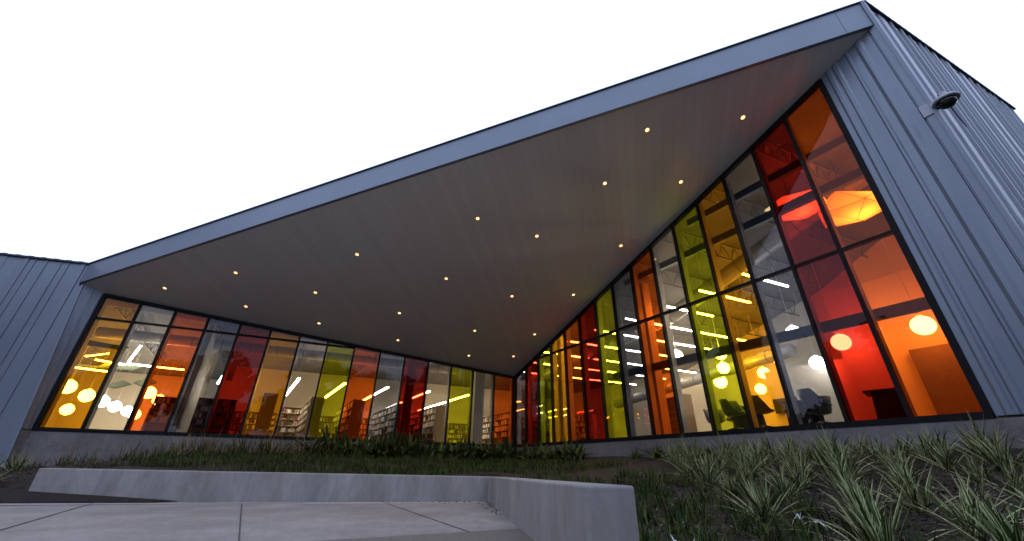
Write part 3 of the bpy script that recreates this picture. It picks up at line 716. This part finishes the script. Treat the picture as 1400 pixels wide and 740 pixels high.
def tub_chair(scale):
    o = empty('tub_chair', (0, 0, 0))
    n, bm = 16, MB()
    rings = [(.12, .41, 0), (.22, .44, 0), (.26, .52, .2), (.28, .66, .75), (.31, .82, 1)]
    v_ = []
    for r, z, k in rings:
        row = []
        for i in range(n+1):
            an = math.pi*2*i/n; bk2 = .5+.5*math.cos(an)      # 1 at the back (+x)
            zz = z if k == 0 else .44 + (z-.44)*(.10+1.0*sm(.08, .55, bk2))
            row.append(V3((r*math.cos(an)*1.02, r*math.sin(an), zz)))
        v_.append(row)
    for a in range(len(v_)-1):
        for i in range(n): bm.quad(v_[a][i], v_[a][i+1], v_[a+1][i+1], v_[a+1][i])
    bm.poly([p for p in v_[0][:-1]])
    s_ = bm.build('shell', M['shell'], o, smooth=True); sl = s_.modifiers.new('t', 'SOLIDIFY'); sl.thickness = .03
    q = MB(); q.lathe([(.001, .47), (.2, .48), (.23, .45), (.2, .43)], n=16); q.build('seat_cushion', M['dark'], o, smooth=True)
    q = MB(); q.tube((0, 0, .1), (0, 0, .42), .03, 10); q.build('pedestal', M['dark'], o)
    q = MB()
    for i in range(5):
        an = i*2*math.pi/5; e = V3((.3*math.cos(an), .3*math.sin(an), .05)); q.tube((0, 0, .12), e, .02, 6); q.tube(e-Z*.05, e+Z*.01, .025, 8)
    q.build('star_base', M['dark'], o)
    o.scale = (scale,)*3
    return o
proto = tub_chair(1.14)
spots = [(13.55, 1.75, 2.0, 'dark tub chair with its back to the glass behind the rightmost smoky grey pane'),
         (13.0, 3.3, -.9, 'dark tub chair behind the table in the rightmost smoky grey pane'),
         (12.05, 1.75, 2.2, 'tub chair at the right edge of the rightmost amber pane'),
         (11.25, 1.65, 1.8, 'tub chair with its back to the glass behind the rightmost lime pane'),
         (10.4, 3.2, -.6, 'tub chair deeper in behind the rightmost lime pane'),
         (9.6, 3.2, 1.2, 'tub chair low behind the right-hand clear pane')]
for i, (s, d, rz, lab) in enumerate(spots):
    o = proto if i == 0 else copy_tree(proto)
    o.location = R(s, d-.45, .04); o.rotation_euler = (0, 0, YAW+rz); tag(o, lab, 'chair', 'tub chairs at the tables')
# open shelving with warm-lit shelves behind the right orange pane
bookcase(R(8.2, 2.6, FLR), YAW-.2, 1.4, 1.7, .4, 'bookcase low behind the middle orange pane of the right glass', True, 31)
bk2 = books  # (books of this last case are built below)

o = empty('wall_screen', R(9.6, 8.35, 1.62), math.atan2(v.y, v.x)); tag(o, 'dark flat screen on the white wall behind the right-hand clear pane', 'screen')
q = MB(); q.box((0, 0, 0), 1.0, .06, .62); q.build('screen_panel', M['dark'], o, bevel=.01)
q = MB(); q.box((0, -.06, 0), .3, .08, .3); q.build('bracket', M['white'], o)
# ------------------------------------------------------------------ security camera
sc_o = empty('security_camera', R(18.36, -.05, 6.62))
tag(sc_o, 'small grey dome security camera on a wall arm near the top right corner', 'security camera')
o0 = sc_o.location.copy()
dm = R(18.62, -.14, 6.56) - o0
q = MB(); q.bar(-Z*.17+v*.06, Z*.17+v*.06, .22, .06, v); q.build('mount_plate', M['camwhite'], sc_o, bevel=.01)
q = MB(); q.bar(v*-.02 - nR*.05, dm+Z*.16, .10, .09, Z); q.tube(dm+Z*.12, dm+Z*.24, .07, 12); q.build('arm', M['camwhite'], sc_o, bevel=.006)
q = MB(); q.lathe([(.001, .14), (.10, .13), (.19, .07), (.23, .02), (.235, -.02), (.20, -.03), (.17, -.02), (.001, -.015)], c=dm, n=24); q.build('rain_shield', M['camwhite'], sc_o, smooth=True)
q = MB(); q.lathe([(.165, -.02), (.165, -.06), (.145, -.12), (.10, -.165), (.05, -.185), (.001, -.19)], c=dm, n=24)
q.build('dome', surf('black dome', (.01, .01, .012), rough=.08), sc_o, smooth=True)
q = MB(); pr = None
for i in range(13):
    f_ = i/12; P = dm.lerp(-v*.12 + u*.75 - Z*.42 + nL*.06, f_) - Z*.12*math.sin(math.pi*f_)
    if pr is not None: q.tube(pr, P, .011, 6, cap=False)
    pr = P
q.build('cable', M['edge'], sc_o)

# ------------------------------------------------------------------ planting
def leaf_mat(name, c1, c2, rough=.5):
    mt = surf(name, c1, c2, scale=9, rough=.7, spec=.12); return mt
M['leaf'] = leaf_mat('strap leaf green', (.045, .08, .02), (.026, .05, .012))
M['cream'] = leaf_mat('cream leaf margin', (.42, .44, .23), (.28, .31, .14))
M['dark_leaf'] = leaf_mat('dark grass blade', (.028, .05, .012), (.015, .028, .007))
M['mid_leaf'] = leaf_mat('mid grass blade', (.095, .13, .032), (.05, .076, .018))
M['straw'] = leaf_mat('straw blade', (.24, .17, .085), (.14, .10, .05))
M['broad'] = leaf_mat('broad leaf', (.10, .11, .035), (.05, .06, .02))
M['petal'] = surf('white petal', (.8, .8, .8), rough=.5)
def blade(q, base, dr, ln, wd, rise, droop, seg=5, mids=(1, 0, 1), curl=0, rnd=random):
    """arching strap leaf; three strips across when mids has three entries"""
    dr = V3((math.cos(dr), math.sin(dr), 0)); sd_ = V3((-dr.y, dr.x, 0))
    rows_ = []
    for i in range(seg+1):
        f_ = i/seg
        x = ln*math.cos(rise)*f_ + .0; z = ln*math.sin(rise)*f_ - droop*ln*f_*f_
        w_ = wd*(.55+.9*f_ if f_ < .4 else (1-f_)**.75*1.30)
        w_ = max(w_, .0008)
        P = V3(base) + dr*x + Z*z + sd_*curl*ln*f_*f_
        up = Z*.22*w_
        if len(mids) == 3: rows_.append([P-sd_*w_/2+up, P-sd_*w_*.24, P+sd_*w_*.24, P+sd_*w_/2+up])
        else: rows_.append([P-sd_*w_/2+up*.6, P+sd_*w_/2+up*.6])
    for a, b in zip(rows_[:-1], rows_[1:]):
        for k in range(len(a)-1): q.quad(a[k], a[k+1], b[k+1], b[k], mids[k] if len(mids) == 3 else mids[0])
def clump_mesh(kind, seed):
    rnd = random.Random(seed); q = MB()
    if kind == 'flax':
        for i in range(52):
            rise = math.radians(rnd.uniform(28, 84)); ln = rnd.uniform(.40, .80)
            b = (rnd.gauss(0, .045), rnd.gauss(0, .045), -.02)
            blade(q, b, rnd.uniform(0, 6.28), ln, rnd.uniform(.022, .038), rise, rnd.uniform(.06, .42), 5, (1, 0, 1) if rnd.random() < .8 else (0, 0, 0), rnd.uniform(-.06, .06))
        mats = [M['leaf'], M['cream']]
    elif kind == 'grass':
        for i in range(90):
            rise = math.radians(rnd.uniform(30, 85)); ln = rnd.uniform(.20, .40)
            b = (rnd.gauss(0, .06), rnd.gauss(0, .06), -.02)
            blade(q, b, rnd.uniform(0, 6.28), ln, rnd.uniform(.007, .013), rise, rnd.uniform(.15, .6), 4, (rnd.choice((0, 0, 1)),), rnd.uniform(-.1, .1))
        mats = [M['dark_leaf'], M['mid_leaf']]
    elif kind == 'dry':
        for i in range(64):
            rise = math.radians(rnd.uniform(35, 88)); ln = rnd.uniform(.25, .62)
            b = (rnd.gauss(0, .09), rnd.gauss(0, .09), -.02)
            blade(q, b, rnd.uniform(0, 6.28), ln, rnd.uniform(.009, .018), rise, rnd.uniform(.05, .5), 4, (rnd.choice((0, 0, 1, 2, 2)),), rnd.uniform(-.1, .1))
        mats = [M['dark_leaf'], M['mid_leaf'], M['straw']]
    else:   # broad leaved plant
        for i in range(24):
            rise = math.radians(rnd.uniform(22, 84)); ln = rnd.uniform(.32, .72)
            b = (rnd.gauss(0, .09), rnd.gauss(0, .09), -.02)
            k = 2 if rnd.random() < .25 else 0
            blade(q, b, rnd.uniform(0, 6.28), ln, rnd.uniform(.07, .13), rise, rnd.uniform(.1, .7), 6, (k, 1 if k == 0 else 2, k), rnd.uniform(-.2, .2))
        mats = [M['broad'], M['dark_leaf'], M['mid_leaf']]
    me = bpy.data.meshes.new(kind+'_clump'); me.from_pydata(q.v, [], q.f)
    for x in mats: me.materials.append(x)
    me.polygons.foreach_set('material_index', q.m); me.polygons.foreach_set('use_smooth', [True]*len(me.polygons))
    return me
CM = {k: [clump_mesh(k, s_*7+i) for i in range(5)] for s_, k in enumerate(('flax', 'grass', 'dry', 'broad'))}
def plant(kind, name, P, scale, lab, cat, grp, lean=(0, 0)):
    o = bpy.data.objects.new(name, random.choice(CM[kind])); COL.objects.link(o)
    o.location = (P.x, P.y, terrain(P.x, P.y)); o.rotation_euler = (lean[0]+random.uniform(-.1, .1), lean[1]+random.uniform(-.1, .1), random.uniform(0, 6.28)); o.scale = (scale,)*3
    tag(o, lab, cat, grp); o['kind'] = 'thing'; return o
# striped flax in rows parallel to the right glass
k_ = 0
for r, (d, t0, t1, step) in enumerate(((.75, 10.6, 21.0, .62), (1.6, 11.0, 21.0, .66), (2.45, 11.6, 21.5, .68), (3.3, 12.5, 21.5, .72), (4.2, 13.4, 21.5, .76), (5.1, 14.5, 21.5, .78), (6.0, 15.6, 21.5, .8), (6.8, 16.9, 21.5, .85))):
    t = t0; i = 0
    while t < t1:
        P = R(t+random.uniform(-.12, .12), -d+random.uniform(-.15, .15), 0)
        plant('flax', 'striped_flax', P, random.uniform(.75, 1.2), 'green-and-cream strappy clump, %s from left in %s row out from the right glass' % (orth(i), ORD[r]), 'plant', 'striped flax clumps', (0, -.05))
        t += step*random.uniform(.85, 1.15); i += 1
# dark grass clumps behind and right of the seat wall
for r, (off, n_, st_, t0) in enumerate(((.65, 12, .56, .0), (1.1, 12, .58, -.3), (1.6, 13, .58, -.6), (2.15, 13, .60, -.9), (2.75, 12, .62, -.6), (3.4, 10, .66, 1.2))):
    for i in range(n_):
        P = WING_END + wn*(off+random.uniform(-.12, .12)) - WING_DIR*(t0 + i*st_ + random.uniform(-.12, .12))
        plant('grass', 'border_grass', P, random.uniform(1.1, 1.6), 'small dark grass clump, %s from front in %s row right of the seat wall' % (ORD[i], ORD[r]), 'plant', 'dark grass clumps')
# straw-tipped grasses under the left glass
for r, (d, s0, s1, step) in enumerate(((1.0, 8.4, 17.3, .55), (2.0, 8.8, 16.3, .6))):
    s = s1; i = 0
    while s > s0:
        P = L(s+random.uniform(-.1, .1), -d+random.uniform(-.2, .2), 0)
        plant('dry', 'straw_grass', P, random.uniform(1.35, 2.1)*(1.0 if s < 14.8 else .7), 'brown-green grass clump, %s from left in %s row under the left glass' % (ORD[i], ('back', 'front')[r]), 'plant', 'straw grass clumps')
        s -= step*random.uniform(.85, 1.2); i += 1
# broad-leaved plants along both glass walls near the corner
s = 9.2; i = 0
while s > .4:
    P = L(s, -.7+random.uniform(-.25, .15), 0)
    plant('broad', 'broad_leaf_plant', P, random.uniform(1.5, 2.3), 'dark broad-leaved plant under the left glass, %s going right towards the corner' % ORD[i], 'plant', 'broad-leaved plants at the corner'); s -= random.uniform(.36, .52); i += 1
s = 8.9; i = 0
while s > .9:
    P = L(s, -1.25+random.uniform(-.25, .2), 0)
    plant('broad', 'broad_leaf_plant', P, random.uniform(1.5, 2.5), 'leafy dark plant, %s from left in front row under the left glass' % orth(i), 'plant', 'broad-leaved plants at the corner'); s -= random.uniform(.42, .6); i += 1
t = .8; i = 0
while t < 6.0:
    P = R(t, -.7+random.uniform(-.15, .25), 0)
    plant('broad', 'broad_leaf_plant', P, random.uniform(1.1, 1.8), 'dark broad-leaved plant under the right glass, %s counted from the corner' % ORD[i], 'plant', 'broad-leaved plants at the corner'); t += random.uniform(.36, .52); i += 1
for t, d, sc_, lab in ((8.6, .6, .75, 'lone small broad-leaved plant by the concrete base under the clear right pane'), (9.7, .75, 1.25, 'tall broad-leaved plant rising in front of the right-hand clear pane'), (10.6, .6, 1.0, 'dark broad-leaved plant in front of the rightmost lime pane'), (11.4, .55, .8, 'broad-leaved plant in front of the amber pane of the right glass')):
    plant('broad', 'broad_leaf_plant', R(t, -d, 0), sc_, lab, 'plant', 'broad-leaved plants on the right')
for x, y, lab in ((-12.9, 10.9, 'strap-leaf clump at the foot of the left metal wall'), (-12.0, 10.7, 'strap-leaf clump just left of the end of the seat wall'), (-11.2, 9.6, 'low clump at the left edge by the pavement')):
    plant('flax', 'strap_leaf_clump', V3((x, y, 0)), .95, lab, 'plant', 'clumps left of the seat wall')
# mondo grass carpet between the seat wall and the glass
rnd = random.Random(5); q = MB(); cnt = 0
while cnt < 19000:
    x, y = rnd.uniform(-11, 5.5), rnd.uniform(7.5, 20.5); p = V3((x, y, SILL)) - O
    dL, dR = p.dot(nL), -p.dot(nR)
    if dL < 1.6 or dR < (1.5+.06*max(0, -p.dot(v)-5)): continue
    if -p.dot(v) > 12.5: continue
    if (V3((x, y, 0))-EDGE_A).dot(fo) > -.5 or (V3((x, y, 0))-EDGE_A).dot(wn) < .5 and y < 11: continue
    if math.sin(x*1.9)*math.sin(y*2.3)+rnd.uniform(-.6, .9) < -.3: continue
    blade(q, (x, y, terrain(x, y)-.01), rnd.uniform(0, 6.28), rnd.uniform(.14, .36), rnd.uniform(.010, .02), math.radians(rnd.uniform(35, 85)), rnd.uniform(.1, .6), 3, (rnd.choice((0, 0, 0, 1)),)); cnt += 1
gc = q.build('ground_cover', [M['dark_leaf'], M['mid_leaf']], kind='stuff', merge=False, smooth=True)
gc['label'] = 'carpet of dark green grass behind the seat wall'; gc['category'] = 'ground cover'
# bark chips
q = MB(); cnt = 0; CH = [surf('bark chip brown', (.075, .042, .027), rough=.9), surf('bark chip grey', (.24, .20, .175), rough=.9), surf('bark chip black', (.01, .009, .008), rough=.9)]
while cnt < 30000:
    if rnd.random() < .85: x, y = rnd.uniform(.9, 8.5), 1.2 + 9*rnd.random()**1.3
    else: x, y = rnd.uniform(-13, -7.4), rnd.uniform(8.2, 12)
    z = terrain(x, y)
    if x < 0 and x > -9.75:
        de_ = -(V3((x, y, 0))-EDGE_A).dot(fo)
        if not (.0 < de_ < .26): continue
        z = .03 + .15*max(0, (-x-7.6)/3)*de_/.3
    if z < 0: continue
    an, ln, wd = rnd.uniform(0, 6.28), rnd.uniform(.02, .07), rnd.uniform(.006, .02)
    d_ = V3((math.cos(an), math.sin(an), rnd.uniform(-.5, .5)))*ln/2; s_ = V3((-math.sin(an), math.cos(an), rnd.uniform(-.6, .6)))*wd/2; c = V3((x, y, z+.012))
    q.quad(c-d_-s_, c+d_-s_*.6, c+d_*.9+s_, c-d_+s_*.8, rnd.choice((0, 0, 0, 1, 2, 2))); cnt += 1
ch = q.build('bark_chips', CH, kind='stuff', merge=False); ch['label'] = 'loose bark chips on the planting bed'; ch['category'] = 'bark chips'
# spider lilies
def lily(P, sc_, lab, seed):
    rnd = random.Random(seed); o = empty('spider_lily', (P[0], P[1], terrain(P[0], P[1]))); tag(o, lab, 'flower', 'white spider lilies')
    q = MB()
    for i in range(10): blade(q, (rnd.gauss(0, .02), rnd.gauss(0, .02), 0), rnd.uniform(0, 6.28), rnd.uniform(.2, .34)*sc_, .05*sc_, math.radians(rnd.uniform(35, 80)), .3, 5, (0, 0, 0))
    q.build('leaves', M['mid_leaf'], o, merge=False)
    q = MB()
    hs = [V3((-.09, -.02, .33))*sc_, V3((.06, 0, .31))*sc_]
    for H_ in hs: q.tube((0, 0, 0), H_, .008*sc_, 6)
    q.build('stem', M['mid_leaf'], o)
    q = MB()
    for H_ in hs:
        for i in range(9): blade(q, H_, rnd.uniform(0, 6.28), rnd.uniform(.08, .15)*sc_, .012*sc_, math.radians(rnd.uniform(20, 85)), rnd.uniform(.3, 1.3), 5, (0,))
    q.build('petals', M['petal'], o, merge=False)
lily((2.72, 4.15), 1.0, 'white spider lily with two ragged flowers in the bark mulch', 2)
lily((1.32, 3.5), .9, 'small white spider lily beside the near end of the seat wall', 5)

# ------------------------------------------------------------------ far trees behind the viewer (mirrored in the glass)
q = MB(); rnd = random.Random(9)
for i in range(26):
    an = math.radians(150 + 240*i/25 + rnd.uniform(-4, 4)); dist = rnd.uniform(30, 42)
    c = V3((math.cos(an)*dist, math.sin(an)*dist, 0)); hh = rnd.uniform(10, 19)
    q.tube(c-Z*.3, c+Z*hh*.5, .25, 7, .12, 1)
    lobes = [(c + V3((rnd.gauss(0, 2.2), rnd.gauss(0, 2.2), hh*rnd.uniform(.3, .9))), rnd.uniform(1.6, 3.2)) for _ in range(10)]
    for _ in range(4200):
        lc, lr = rnd.choice(lobes); d_ = V3((rnd.gauss(0, 1), rnd.gauss(0, 1), rnd.gauss(0, 1))).normalized()*lr*rnd.random()**.4; P = lc+d_
        a = V3((rnd.gauss(0, 1), rnd.gauss(0, 1), rnd.gauss(0, 1))).normalized()*.42; b = a.cross(V3((rnd.gauss(0, 1), rnd.gauss(0, 1), 1))).normalized()*.3
        q.quad(P-a, P+b, P+a, P-b)
ft = q.build('far_trees', [surf('far foliage', (.04, .05, .025), (.025, .03, .016), scale=2, rough=.9), surf('bark', (.05, .04, .03), rough=.9)], kind='stuff', merge=False)
ft['label'] = 'line of far trees across from the library'; ft['category'] = 'trees'
